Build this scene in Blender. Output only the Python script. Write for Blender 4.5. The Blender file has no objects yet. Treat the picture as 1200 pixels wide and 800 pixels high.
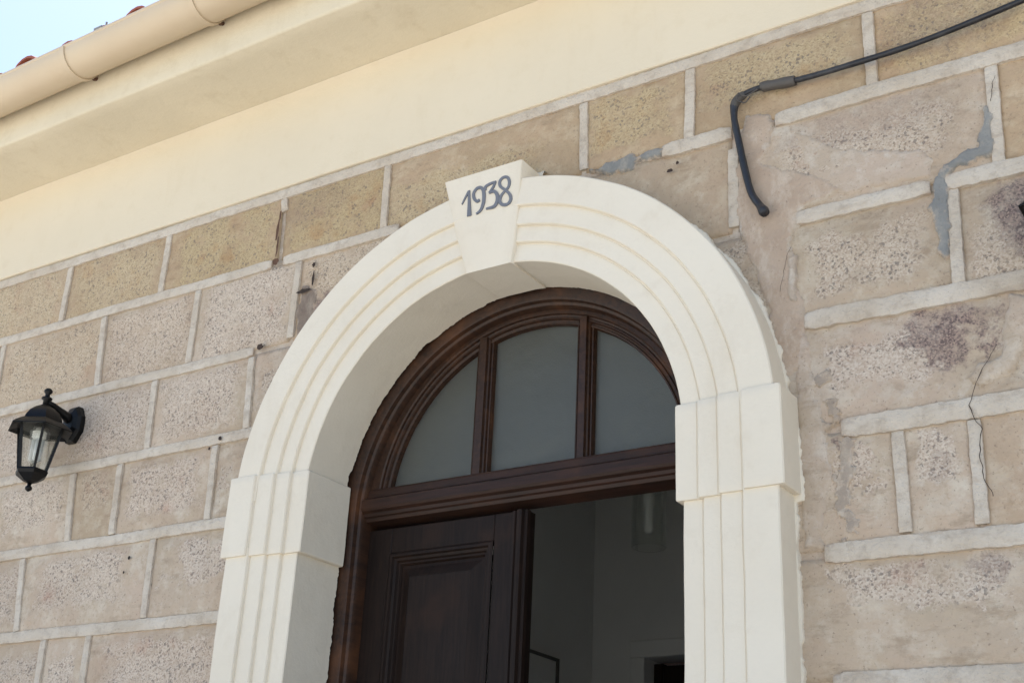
import bpy, bmesh, math, random
from mathutils import Vector, noise
R = math.radians
random.seed(7)

# ------------------------------------------------------------------ camera, sky, sun, exposure
scene = bpy.context.scene
col = scene.collection
cam_data = bpy.data.cameras.new('camera')
cam_data.sensor_width = 36.0
cam_data.lens = 36.0 * 1512.75 / 1200.0
cam_data.clip_start = 0.05
cam_data.clip_end = 2000
cam = bpy.data.objects.new('camera', cam_data)
col.objects.link(cam)
yaw, pitch, roll = -0.592815, 0.416106, 0.0513886
fwd = Vector((math.sin(yaw) * math.cos(pitch), math.cos(yaw) * math.cos(pitch), math.sin(pitch)))
rgt = Vector((math.cos(yaw), -math.sin(yaw), 0))
upv = rgt.cross(fwd)
r2 = rgt * math.cos(roll) + upv * math.sin(roll)
u2 = upv * math.cos(roll) - rgt * math.sin(roll)
M = cam.matrix_world.copy()
for i in range(3):
    M[i][0] = r2[i]; M[i][1] = u2[i]; M[i][2] = -fwd[i]
M[0][3], M[1][3], M[2][3] = 2.0449, -2.985, 1.55
cam.matrix_world = M
scene.camera = cam

SUN_EL, SUN_AZ = 64.0, -40.0          # azimuth from +y (behind the house) towards +x
world = bpy.data.worlds.new('World')
scene.world = world
world.use_nodes = True
wn = world.node_tree
sky = wn.nodes.new('ShaderNodeTexSky')
sky.sky_type = 'NISHITA'
sky.sun_disc = False
sky.sun_elevation = R(SUN_EL)
sky.sun_rotation = R(SUN_AZ)
sky.air_density = 1.0
sky.dust_density = 0.9
sky.ozone_density = 1.0
wn.links.new(sky.outputs[0], wn.nodes['Background'].inputs[0])
wn.nodes['Background'].inputs[1].default_value = 0.12

sun_data = bpy.data.lights.new('sun', 'SUN')
sun_data.energy = 4.5
sun_data.angle = R(0.53)
sun_data.color = (1.0, 0.94, 0.85)
sun = bpy.data.objects.new('sun', sun_data)
col.objects.link(sun)
sd = Vector((math.sin(R(SUN_AZ)) * math.cos(R(SUN_EL)), math.cos(R(SUN_AZ)) * math.cos(R(SUN_EL)), math.sin(R(SUN_EL))))
sun.rotation_euler = sd.to_track_quat('Z', 'Y').to_euler()
sun.location = (4, 8, 12)

scene.view_settings.view_transform = 'Standard'
scene.view_settings.look = 'None'
scene.view_settings.gamma = 1.0
scene.view_settings.use_curve_mapping = False
scene.view_settings.exposure = 1.10

# ------------------------------------------------------------------ node helpers
def srgb(r, g, b):
    f = lambda c: (c / 12.92 if c <= .04045 else ((c + .055) / 1.055) ** 2.4)
    return (f(r / 255), f(g / 255), f(b / 255), 1)

class NT:
    def __init__(self, name):
        self.m = bpy.data.materials.new(name); self.m.use_nodes = True
        self.t = self.m.node_tree; self.n = self.t.nodes; self.b = self.n['Principled BSDF']
    def new(self, kind, **kw):
        nd = self.n.new('ShaderNode' + kind)
        for k, v in kw.items(): setattr(nd, k, v)
        return nd
    def put(self, sock, v):
        if hasattr(v, 'is_linked'): self.t.links.new(v, sock)
        elif v is not None:
            try: sock.default_value = v
            except Exception: sock.default_value = (v, v, v)
    def coord(self, kind='Object'):
        return self.new('TexCoord').outputs[kind]
    def mapping(self, vec, scale=(1, 1, 1), loc=(0, 0, 0)):
        nd = self.new('Mapping'); self.put(nd.inputs[0], vec)
        nd.inputs['Scale'].default_value = scale; nd.inputs['Location'].default_value = loc
        return nd.outputs[0]
    def noise(self, vec, scale, detail=4, rough=.55, out='Fac', dist=0):
        nd = self.new('TexNoise'); self.put(nd.inputs['Vector'], vec)
        nd.inputs['Scale'].default_value = scale; nd.inputs['Detail'].default_value = detail
        nd.inputs['Roughness'].default_value = rough; nd.inputs['Distortion'].default_value = dist
        return nd.outputs[out]
    def voronoi(self, vec, scale, out='Color', feature='F1'):
        nd = self.new('TexVoronoi', feature=feature); self.put(nd.inputs['Vector'], vec)
        nd.inputs['Scale'].default_value = scale
        return nd.outputs[out]
    def ramp(self, fac, stops, interp='LINEAR'):
        nd = self.new('ValToRGB'); self.put(nd.inputs[0], fac)
        cr = nd.color_ramp; cr.interpolation = interp
        while len(cr.elements) < len(stops): cr.elements.new(.5)
        for e, (p, c) in zip(cr.elements, stops):
            e.position = p; e.color = c if hasattr(c, '__len__') else (c, c, c, 1)
        return nd.outputs[0]
    def math(self, op, a, b=None, c=None, clamp=False):
        nd = self.new('Math', operation=op, use_clamp=clamp)
        for i, v in enumerate((a, b, c)):
            if v is not None: self.put(nd.inputs[i], v)
        return nd.outputs[0]
    def mix(self, fac, a, b, blend='MIX'):
        nd = self.new('MixRGB', blend_type=blend)
        self.put(nd.inputs[0], fac); self.put(nd.inputs[1], a); self.put(nd.inputs[2], b)
        return nd.outputs[0]
    def vmath(self, op, a, b=None):
        nd = self.new('VectorMath', operation=op); self.put(nd.inputs[0], a)
        if b is not None: self.put(nd.inputs[1], b)
        return nd.outputs[0]
    def sep(self, v):
        nd = self.new('SeparateXYZ'); self.put(nd.inputs[0], v); return nd.outputs
    def attr(self, name, out='Vector'):
        nd = self.new('Attribute', attribute_type='OBJECT', attribute_name=name); return nd.outputs[out]
    def bump(self, h, strength=.3, dist=.01, normal=None):
        nd = self.new('Bump'); self.put(nd.inputs['Height'], h)
        nd.inputs['Strength'].default_value = strength; nd.inputs['Distance'].default_value = dist
        if normal is not None: self.put(nd.inputs['Normal'], normal)
        return nd.outputs[0]
    def done(self, color=None, rough=None, normal=None, **kw):
        if color is not None: self.put(self.b.inputs['Base Color'], color)
        if rough is not None: self.put(self.b.inputs['Roughness'], rough)
        if normal is not None: self.put(self.b.inputs['Normal'], normal)
        for k, v in kw.items(): self.put(self.b.inputs[k], v)
        return self.m

MAT = {}
def paint(name, c, c2, bump=.15, rough=.75, dirt=None, fine=90, amt=.35):
    g = NT(name); p = g.coord()
    n1 = g.noise(p, 2.3, 5); n2 = g.noise(p, fine, 5, .65); n3 = g.noise(p, 14, 6, .65); n4 = g.noise(g.mapping(p, (1, 1, .25)), 5, 6, .7)
    cc = g.mix(g.ramp(n1, [(.35, 0), (.68, 1)]), c, c2)
    if dirt:
        cc = g.mix(g.math('MULTIPLY', g.ramp(n3, [(.54, 0), (.74, 1)]), amt), cc, dirt)
        cc = g.mix(g.math('MULTIPLY', g.ramp(n4, [(.56, 0), (.72, 1)]), amt), cc, dirt)
        cc = g.mix(g.math('MULTIPLY', g.ramp(g.noise(p, 230, 2), [(.70, 0), (.76, 1)]), amt), cc, dirt)
    h = g.math('ADD', g.math('MULTIPLY', n2, .35), g.math('ADD', g.math('MULTIPLY', n3, .65), g.math('MULTIPLY', n1, 2.0)))
    MAT[name] = g.done(cc, rough, g.bump(h, bump, .012))
paint('ivory_paint', srgb(226, 217, 199), srgb(221, 211, 192), .26, .7, srgb(211, 199, 178), 90, .42)
paint('cream_paint', srgb(221, 209, 185), srgb(217, 205, 181), .16, .8, srgb(208, 193, 163), 60, .3)
paint('soffit_paint', srgb(220, 209, 184), srgb(213, 202, 177), .30, .85, srgb(202, 188, 160), 60, .5)
paint('grey_numeral', srgb(120, 122, 128), srgb(104, 107, 115), .1, .6)
paint('room_paint', srgb(212, 212, 208), srgb(206, 206, 202), .05, .8)
paint('beige_metal', srgb(208, 190, 162), srgb(202, 183, 155), .04, .42, srgb(200, 178, 146))
paint('rust', srgb(112, 82, 64), srgb(84, 62, 50), .8, .95, srgb(140, 112, 90))
paint('mortar_grey', srgb(150, 150, 146), srgb(130, 131, 130), .6, .95)
paint('dark_hole', srgb(70, 56, 48), srgb(45, 38, 34), .5, .95)
paint('crack_dark', srgb(74, 62, 54), srgb(60, 50, 44), .2, .95)
paint('iron_black', srgb(13, 13, 14), srgb(9, 9, 10), .2, .42)
MAT['iron_black'].node_tree.nodes['Principled BSDF'].inputs['Specular IOR Level'].default_value = .25
paint('cable_black', srgb(40, 41, 46), srgb(26, 27, 31), .2, .42, srgb(95, 95, 98))
paint('tape_grey', srgb(92, 88, 84), srgb(70, 66, 62), .4, .6)
paint('terracotta', srgb(160, 92, 72), srgb(128, 72, 60), .4, .9, srgb(150, 130, 115))
paint('white_plastic', srgb(235, 235, 230), srgb(230, 230, 226), .02, .4)
paint('pavement', srgb(195, 191, 183), srgb(183, 179, 171), .4, .9, srgb(140, 132, 120), 40)

# --- mortar ribbons
g = NT('mortar'); p = g.coord()
c = g.mix(g.ramp(g.noise(p, 5, 5), [(.35, 0), (.65, 1)]), srgb(211, 201, 186), srgb(196, 183, 165))
c = g.mix(g.math('MULTIPLY', g.ramp(g.noise(p, 26, 6, .7), [(.50, 0), (.68, 1)]), .65), c, srgb(170, 156, 139))
c = g.mix(g.math('MULTIPLY', g.ramp(g.noise(g.mapping(p, (1, 1, 3)), 7, 6, .7), [(.54, 0), (.66, 1)]), .6), c, srgb(176, 160, 142))
c = g.mix(g.ramp(g.noise(p, 170, 2), [(.66, 0), (.76, .5)]), c, srgb(120, 108, 96))
h = g.math('ADD', g.noise(p, 130, 4, .6), g.noise(p, 22, 4))
f_ = g.math('ADD', g.new('Attribute', attribute_type='GEOMETRY', attribute_name='edge').outputs['Fac'], g.math('MULTIPLY', g.math('SUBTRACT', g.noise(p, 30, 7, .75), .5), 1.5))
c = g.mix(g.ramp(f_, [(.22, 0), (.5, 1)]), g.mix(g.noise(p, 9, 5), srgb(176, 158, 140), srgb(194, 180, 163)), c)
MAT['mortar'] = g.done(c, .9, g.bump(h, .6, .012))

# --- smeared lime plaster (between and over the stones)
def smear_colour(g, p):
    a = g.noise(p, 2.6, 7, .62); b = g.noise(p, 13, 7, .68); d = g.noise(g.mapping(p, (1, 1, 2.6)), 7, 7, .72); w = g.noise(g.vmath('ADD', p, (4, 8, 1)), 5, 7, .7)
    c = g.mix(g.ramp(a, [(.36, 0), (.64, 1)]), srgb(193, 174, 157), srgb(181, 165, 145))
    c = g.mix(g.ramp(b, [(.48, 0), (.66, .9)]), c, srgb(203, 192, 177))
    c = g.mix(g.ramp(d, [(.54, 0), (.68, .8)]), c, srgb(158, 140, 120))
    c = g.mix(g.ramp(w, [(.58, 0), (.68, .75)]), c, srgb(212, 205, 194))
    c = g.mix(g.ramp(g.noise(p, 38, 5, .7), [(.56, 0), (.70, .6)]), c, srgb(166, 148, 128))
    return g.mix(g.ramp(g.noise(p, 130, 3, .6), [(.62, 0), (.72, .7)]), c, srgb(122, 106, 92))
g = NT('smear_plaster'); p = g.coord()
MAT['smear_plaster'] = g.done(smear_colour(g, p), .92, g.bump(g.math('ADD', g.noise(p, 60, 5, .65), g.noise(p, 12, 5)), .45, .012))

def edge_attr(g):
    nd = g.new('Attribute', attribute_type='GEOMETRY', attribute_name='edge'); return nd.outputs['Fac']
def patch_mat(name, c1, c2, c3, lo=.28):
    g = NT(name); p = g.coord()
    c = g.mix(g.ramp(g.noise(p, 7, 6, .65), [(.36, 0), (.66, 1)]), c1, c2)
    c = g.mix(g.ramp(g.noise(g.mapping(p, (1, 1, .5)), 18, 7, .74), [(.50, 0), (.66, .8)]), c, c3)
    c = g.mix(g.ramp(g.noise(p, 140, 3, .6), [(.64, 0), (.74, .6)]), c, srgb(112, 98, 86))
    f = g.math('ADD', edge_attr(g), g.math('MULTIPLY', g.math('SUBTRACT', g.noise(p, 34, 7, .75), .5), 1.7))
    c = g.mix(g.ramp(f, [(lo, 0), (lo + .3, 1)]), smear_colour(g, p), c)
    MAT[name] = g.done(c, .92, g.bump(g.math('ADD', g.noise(p, 75, 5, .68), g.noise(p, 14, 5)), .6, .012))
patch_mat('brown_plaster', srgb(190, 170, 150), srgb(174, 153, 133), srgb(204, 189, 171))
patch_mat('cement', srgb(150, 149, 144), srgb(128, 129, 127), srgb(166, 160, 149), .0)
patch_mat('smear_grey', srgb(170, 157, 143), srgb(158, 144, 129), srgb(186, 173, 156))
patch_mat('shaded_old_plaster', srgb(142, 127, 113), srgb(116, 101, 90), srgb(164, 150, 134), .05)  # brown with the shade inside the hole by the arch painted in
# --- speckled stone; per-stone custom properties say where bare stone shows, its tint and its stains
g = NT('granite'); p = g.coord()
uv = g.new('UVMap').outputs[0]
rnd = g.new('ObjectInfo').outputs['Random']
off = g.new('CombineXYZ'); 
for i, k in enumerate((37.0, 91.0, 53.0)): g.put(off.inputs[i], g.math('MULTIPLY', rnd, k))
q = g.vmath('ADD', p, off.outputs[0])
# grains
v1 = g.voronoi(q, 225); v2 = g.voronoi(q, 142)
s1 = g.sep(v1); s2 = g.sep(v2)
clump = g.noise(q, 20, 4, .6)
grain = g.ramp(s1[0], [(.0, srgb(213, 202, 190)), (.30, srgb(204, 191, 177)), (.60, srgb(194, 178, 163)), (.85, srgb(183, 165, 150)), (.95, srgb(160, 145, 133)), (1, srgb(138, 126, 117))])
warm = g.mix(g.math('MULTIPLY', s1[1], .55), grain, srgb(204, 168, 146), 'MULTIPLY')
tint = g.attr('tint', 'Fac')
warm = g.mix(g.math('MULTIPLY', tint, .90), grain, g.mix(.9, g.mix(.30, grain, srgb(204, 190, 150)), srgb(234, 222, 184), 'MULTIPLY'))
fleck = g.math('GREATER_THAN', s2[1], g.math('SUBTRACT', 1.16, g.math('MULTIPLY', clump, .46)))
warm = g.mix(g.math('MULTIPLY', fleck, .62), warm, srgb(98, 90, 88))
pitn = g.math('GREATER_THAN', g.noise(q, 75, 2, .5), .66)
warm = g.mix(g.math('MULTIPLY', pitn, .4), warm, srgb(130, 110, 92))
# red / ochre iron blotches
warm = g.mix(g.math('MULTIPLY', g.ramp(g.noise(q, 7, 5, .6), [(.60, 0), (.74, 1)]), .38), warm, srgb(186, 138, 118))
warm = g.mix(g.math('MULTIPLY', g.math('MULTIPLY', g.ramp(g.noise(g.vmath('ADD', q, (5, 3, 9)), 9, 5, .65), [(.54, 0), (.70, 1)]), tint), .55), warm, srgb(176, 134, 84))
# patch mask
pc = g.attr('patch'); ps = g.attr('patch_size')
wob = g.noise(q, 9, 7, .66, 'Color')
wv = g.vmath('MULTIPLY', g.vmath('SUBTRACT', wob, (.5, .5, .5)), (.42, .55, 0))
d = g.vmath('ABSOLUTE', g.vmath('DIVIDE', g.vmath('SUBTRACT', g.vmath('ADD', uv, wv), pc), ps))
ds = g.sep(d)
dm = g.math('MAXIMUM', ds[0], ds[1])
dm = g.math('ADD', dm, g.math('MULTIPLY', g.math('SUBTRACT', g.noise(q, 46, 4, .7), .5), .55))
mask = g.ramp(dm, [(.76, 1), (1.08, 0)])
mask = g.math('MULTIPLY', mask, g.math('SUBTRACT', 1, g.math('MULTIPLY', g.ramp(g.noise(g.vmath('ADD', q, (2, 7, 4)), 10, 6, .68), [(.50, 0), (.66, 1)]), .72)))
base = smear_colour(g, q)
base = g.mix(g.math('MULTIPLY', tint, .75), base, g.mix(1, base, srgb(240, 224, 192), 'MULTIPLY'))
c = g.mix(mask, base, warm)
c = g.mix(g.math('MULTIPLY', g.ramp(g.noise(q, 3.5, 5, .6), [(.45, 0), (.72, 1)]), .35), c, g.mix(1, c, srgb(206, 190, 174), 'MULTIPLY'))
hue = g.ramp(g.math('FRACT', g.math('MULTIPLY', rnd, 7.31)), [(0, srgb(252, 248, 242)), (.35, srgb(255, 253, 247)), (.7, srgb(248, 246, 242)), (1, srgb(242, 238, 228))])
c = g.mix(1, c, hue, 'MULTIPLY')
c = g.mix(.06, c, srgb(236, 226, 212))
# dark stain
sc_ = g.attr('stain'); ss = g.attr('stain_size'); st = g.attr('stain_amount', 'Fac')
e = g.vmath('DIVIDE', g.vmath('SUBTRACT', g.vmath('ADD', uv, wv), sc_), ss)
el = g.new('VectorMath', operation='LENGTH'); g.put(el.inputs[0], e)
sm = g.ramp(g.math('ADD', el.outputs['Value'], g.math('MULTIPLY', g.math('SUBTRACT', g.noise(q, 40, 5, .75), .5), 1.1)), [(.62, 1), (1.05, 0)])
stc = g.mix(g.ramp(s1[1], [(.2, 0), (.9, 1)]), srgb(92, 78, 78), srgb(160, 138, 126))
sm = g.math('MULTIPLY', sm, g.ramp(g.noise(q, 30, 6, .75), [(.34, .35), (.56, 1)]))
c = g.mix(g.math('MULTIPLY', sm, st), c, stc)
h = g.math('ADD', g.math('MULTIPLY', g.math('ADD', s1[0], g.math('MULTIPLY', fleck, .6)), g.math('MULTIPLY', mask, -.5)), g.math('ADD', g.noise(q, 65, 5, .65), g.math('MULTIPLY', mask, .25)))
MAT['granite'] = g.done(c, .93, g.bump(h, .6, .009))

# --- wood
def wood(name, c1, c2, c3, axis, rough=.36, spec=.35):
    g = NT(name); p = g.coord()
    sc = (3, 3, 3); sc = tuple(0.35 if i == axis else 5 for i in range(3))
    m = g.mapping(p, sc)
    n1 = g.noise(m, 14, 6, .65, dist=.6); n2 = g.noise(p, 6, 4)
    c = g.mix(g.ramp(n1, [(.36, 0), (.66, 1)]), c1, c2)
    c = g.mix(g.ramp(n2, [(.52, 0), (.75, .7)]), c, c3)
    MAT[name] = g.done(c, g.math('ADD', g.math('MULTIPLY', n2, .2), rough), g.bump(n1, .25, .004), **{'Specular IOR Level': spec})
wood('wood_arch', srgb(60, 39, 26), srgb(36, 24, 18), srgb(98, 62, 37), 1, .34, .32)
wood('wood_dark', srgb(38, 28, 23), srgb(27, 20, 17), srgb(52, 36, 28), 2, .40, .15)
wood('wood_rail', srgb(56, 36, 27), srgb(38, 26, 20), srgb(76, 48, 32), 0, .40, .25)

# --- glass
g = NT('frosted_glass'); p = g.coord()
MAT['frosted_glass'] = g.done(srgb(206, 209, 200), .34, g.bump(g.noise(p, 260, 3, .6), .35, .003, g.bump(g.noise(p, 3.2, 3, .5), .3, .08)), **{'Transmission Weight': .92, 'IOR': 1.38})
g = NT('clear_glass'); MAT['clear_glass'] = g.done(srgb(225, 235, 226), .05, None, **{'Transmission Weight': 1.0, 'IOR': 1.45, 'Alpha': .22})
g = NT('thin_glass'); MAT['thin_glass'] = g.done(srgb(225, 235, 226), .05, None, **{'Transmission Weight': 1.0, 'IOR': 1.3, 'Alpha': .25})

# ------------------------------------------------------------------ mesh helpers
def make(name, verts, faces, mat, parent=None, smooth=False, kind=None):
    me = bpy.data.meshes.new(name)
    me.from_pydata([tuple(v) for v in verts], [], faces)
    me.update()
    if mat: me.materials.append(MAT[mat])
    if smooth: me.polygons.foreach_set('use_smooth', [True] * len(me.polygons))
    o = bpy.data.objects.new(name, me); col.objects.link(o)
    if parent is not None: o.parent = parent
    if kind: o['kind'] = kind
    return o
def empty(name, loc=(0, 0, 0)):
    o = bpy.data.objects.new(name, None); col.objects.link(o); o.location = loc; o.empty_display_size = .1
    return o
def tag(o, label, cat, group=None):
    o['label'] = label; o['category'] = cat
    if group: o['group'] = group
    return o
class MB:
    def __init__(self): self.v = []; self.f = []
    def add(self, v, f):
        k = len(self.v); self.v += [tuple(x) for x in v]; self.f += [tuple(i + k for i in q) for q in f]
    def box(self, x0, x1, y0, y1, z0, z1):
        self.add([(x0, y0, z0), (x1, y0, z0), (x1, y1, z0), (x0, y1, z0), (x0, y0, z1), (x1, y0, z1), (x1, y1, z1), (x0, y1, z1)],
                 [(0, 3, 2, 1), (4, 5, 6, 7), (0, 1, 5, 4), (1, 2, 6, 5), (2, 3, 7, 6), (3, 0, 4, 7)])
    def bbox(self, x0, x1, y0, y1, z0, z1, b=.004):     # box with its front (-y) edges chamfered
        a = [(x0, z0), (x1, z0), (x1, z1), (x0, z1)]; i = [(x0 + b, z0 + b), (x1 - b, z0 + b), (x1 - b, z1 - b), (x0 + b, z1 - b)]
        v = [(x, y1, z) for x, z in a] + [(x, y0 + b, z) for x, z in a] + [(x, y0, z) for x, z in i]
        f = [(3, 2, 1, 0), (8, 9, 10, 11)]
        for k in range(4):
            n = (k + 1) % 4
            f += [(k, n, 4 + n, 4 + k), (4 + k, 4 + n, 8 + n, 8 + k)]
        self.add(v, f)
    def tube(self, pts, rad, n=10, cap=True):
        pts = [Vector(p) for p in pts]; rs = rad if hasattr(rad, '__len__') else [rad] * len(pts)
        k = len(self.v); prev = None
        for i, p in enumerate(pts):
            t = (pts[min(i + 1, len(pts) - 1)] - pts[max(i - 1, 0)]).normalized()
            a = prev if prev is not None else (Vector((0, 0, 1)) if abs(t.z) < .9 else Vector((1, 0, 0)))
            u = (a - t * a.dot(t)).normalized(); w = t.cross(u); prev = u
            for j in range(n):
                an = 2 * math.pi * j / n
                self.v.append(tuple(p + (u * math.cos(an) + w * math.sin(an)) * rs[i]))
        for i in range(len(pts) - 1):
            for j in range(n):
                self.f.append((k + i * n + j, k + i * n + (j + 1) % n, k + (i + 1) * n + (j + 1) % n, k + (i + 1) * n + j))
        if cap:
            self.f.append(tuple(k + j for j in reversed(range(n)))); m = k + (len(pts) - 1) * n
            self.f.append(tuple(m + j for j in range(n)))
    def lathe(self, prof, c, n=12, rot=0.0):
        k = len(self.v)
        for r, z in prof:
            for j in range(n):
                a = rot + 2 * math.pi * j / n
                self.v.append((c[0] + r * math.cos(a), c[1] + r * math.sin(a), c[2] + z))
        for i in range(len(prof) - 1):
            for j in range(n):
                self.f.append((k + i * n + j, k + i * n + (j + 1) % n, k + (i + 1) * n + (j + 1) % n, k + (i + 1) * n + j))
        self.f.append(tuple(k + j for j in reversed(range(n)))); m = k + (len(prof) - 1) * n
        self.f.append(tuple(m + j for j in range(n)))
    def build(self, name, mat, parent=None, smooth=False):
        o = make(name, self.v, self.f, mat, parent, smooth)
        return o
def fix_normals(o):
    bm = bmesh.new(); bm.from_mesh(o.data); bmesh.ops.recalc_face_normals(bm, faces=bm.faces[:]); bm.to_mesh(o.data); bm.free()
def autosmooth(o, ang=35):
    me = o.data
    me.polygons.foreach_set('use_smooth', [True] * len(me.polygons))
    bm = bmesh.new(); bm.from_mesh(me)
    bmesh.ops.recalc_face_normals(bm, faces=bm.faces[:])
    for e in bm.edges:
        if len(e.link_faces) == 2 and e.calc_face_angle(0) > R(ang): e.smooth = False
    bm.to_mesh(me); bm.free()
def nz(x, y, z, s=1.0): return noise.noise(Vector((x * s, y * s, z * s)))
def fb(x, y, z, s=1.0, o=4): return noise.fractal(Vector((x * s, y * s, z * s)), 1.0, 2.0, o)
def subdiv_profile(prof, step):
    out = [prof[0]]
    for a, b in zip(prof, prof[1:]):
        L = math.dist(a, b); n = max(1, int(L / step))
        for i in range(1, n + 1): out.append(tuple(a[k] + (b[k] - a[k]) * i / n for k in range(len(a))))
    return out

# the doorway axis: jambs below, round arch above
AX, AZ = -0.013, 2.714
def stations(z0, n_arc, zstep, a0=0, a1=180):
    s = []
    n = max(1, int((AZ - z0) / zstep))
    if a1 == 180:
        for i in range(n): s.append(((AX, z0 + (AZ - z0) * i / n), (-1, 0)))
    for i in range(n_arc + 1):
        a = R(a1 + (a0 - a1) * i / n_arc); s.append(((AX, AZ), (math.cos(a), math.sin(a))))
    if a0 == 0:
        for i in range(n): s.append(((AX, AZ - (AZ - z0) * (i + 1) / n), (1, 0)))
    return s
def sweep(prof, st, jitter=0.0, closed=False, yjit=None):
    v, f = [], []; m = len(prof)
    for si, (o, d) in enumerate(st):
        for pi, (r, y) in enumerate(prof):
            x, z = o[0] + d[0] * r, o[1] + d[1] * r
            if jitter:
                a = fb(x, y, z, 6, 3) * jitter; b = fb(x + 9, y, z, 6, 3) * jitter
                x += d[0] * a; z += d[1] * a; y += b
            if yjit: y += yjit(pi, x, z)
            v.append((x, y, z))
    k = m if closed else m - 1
    for i in range(len(st) - 1):
        for j in range(k):
            f.append((i * m + j, i * m + (j + 1) % m, (i + 1) * m + (j + 1) % m, (i + 1) * m + j))
    return v, f
def in_opening(x, z, r):
    return (abs(x - AX) < r and z < AZ) or math.hypot(x - AX, z - AZ) < r

# ------------------------------------------------------------------ ground
make('pavement', [(-400, -400, 0), (400, -400, 0), (400, 400, 0), (-400, 400, 0)], [(0, 1, 2, 3)], 'pavement', kind='structure')

# ------------------------------------------------------------------ house
X0, X1, DEP = -7.0, 5.0, 6.0
house = tag(empty('house'), 'stone house front with arched cream door surround and plastered eaves', 'house')

# wall core with the arched opening cut through
pts = [(X0, 0), (AX - .70, 0)]
for i in range(41):
    a = R(180 - 180 * i / 40); pts.append((AX + .70 * math.cos(a), AZ + .70 * math.sin(a)))
pts += [(AX + .70, 0), (X1, 0), (X1, 4.66), (X0, 4.66)]
bm = bmesh.new()
fv = [bm.verts.new((x, .006, z)) for x, z in pts]
face = bm.faces.new(fv)
ex = bmesh.ops.extrude_face_region(bm, geom=[face])
for g_ in ex['geom']:
    if isinstance(g_, bmesh.types.BMVert): g_.co.y = .42
bmesh.ops.triangulate(bm, faces=bm.faces[:])
bmesh.ops.recalc_face_normals(bm, faces=bm.faces[:])
me = bpy.data.meshes.new('wall'); bm.to_mesh(me); bm.free()
me.materials.append(MAT['smear_plaster'])
wall = bpy.data.objects.new('wall', me); col.objects.link(wall); wall.parent = house
b = MB()
b.box(X0, X0 + .4, .43, DEP, 0, 4.66); b.box(X1 - .4, X1, .43, DEP, 0, 4.66); b.box(X0 + .41, X1 - .41, DEP - .4, DEP, 0, 4.66)
b.build('rear_wall', 'smear_plaster', house)

# ---- stones
ROWS = [3.947, 3.657, 3.319, 3.008, 2.700, 2.383, 2.070, 1.76]
def S(c=(.5, .5), s=(.62, .62), tint=0.0, stain=None, ss=(.2, .2), sa=0.0):
    return dict(patch=(c[0], c[1], 0), patch_size=(s[0] * .90, s[1] * .90, 1), tint=tint, stain=(stain[0], stain[1], 0) if stain else (0, 0, 0), stain_size=(ss[0], ss[1], 1), stain_amount=sa)
J = {  # joints per course: (x at top, x at bottom)
 0: [(-3.75, -3.75), (-3.2, -3.19), (-2.74, -2.73), (-2.198, -2.188), (-1.618, -1.613), (-1.012, -.998), (-.526, -.519), (.264, .270), (.638, .632), (1.189, 1.190), (1.76, 1.76), (2.3, 2.3), (2.8, 2.8)],
 1: [(-3.75, -3.75), (-3.08, -3.06), (-2.546, -2.522), (-1.922, -1.884), (-1.398, -1.389), (-.895, -.894), (.2, .2), (.777, .771), (1.503, 1.492), (2.02, 2.02), (2.8, 2.8)],
 2: [(-3.75, -3.75), (-3.3, -3.28), (-2.72, -2.70), (-2.143, -2.113), (-1.553, -1.535), (-1.066, -1.048), (0, 0), (.91, .90), (1.371, 1.367), (1.93, 1.92), (2.8, 2.8)],
 3: [(-3.75, -3.75), (-3.05, -3.03), (-2.45, -2.42), (-1.926, -1.884), (-1.666, -1.645), (-1.185, -1.172), (0, 0), (1.63, 1.62), (2.2, 2.2), (2.8, 2.8)],
 4: [(-3.75, -3.75), (-3.2, -3.2), (-2.66, -2.63), (-2.125, -2.077), (-1.424, -1.413), (0, 0), (1.182, 1.186), (1.366, 1.362), (1.9, 1.9), (2.8, 2.8)],
 5: [(-3.75, -3.75), (-3.0, -3.0), (-2.42, -2.40), (-1.911, -1.900), (-1.675, -1.660), (-.96, -.95), (0, 0), (1.72, 1.72), (2.8, 2.8)],
 6: [(-3.75, -3.75), (-3.2, -3.2), (-2.6, -2.6), (-2.05, -2.05), (-1.45, -1.45), (0, 0), (1.35, 1.35), (1.95, 1.95), (2.8, 2.8)]}
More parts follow.
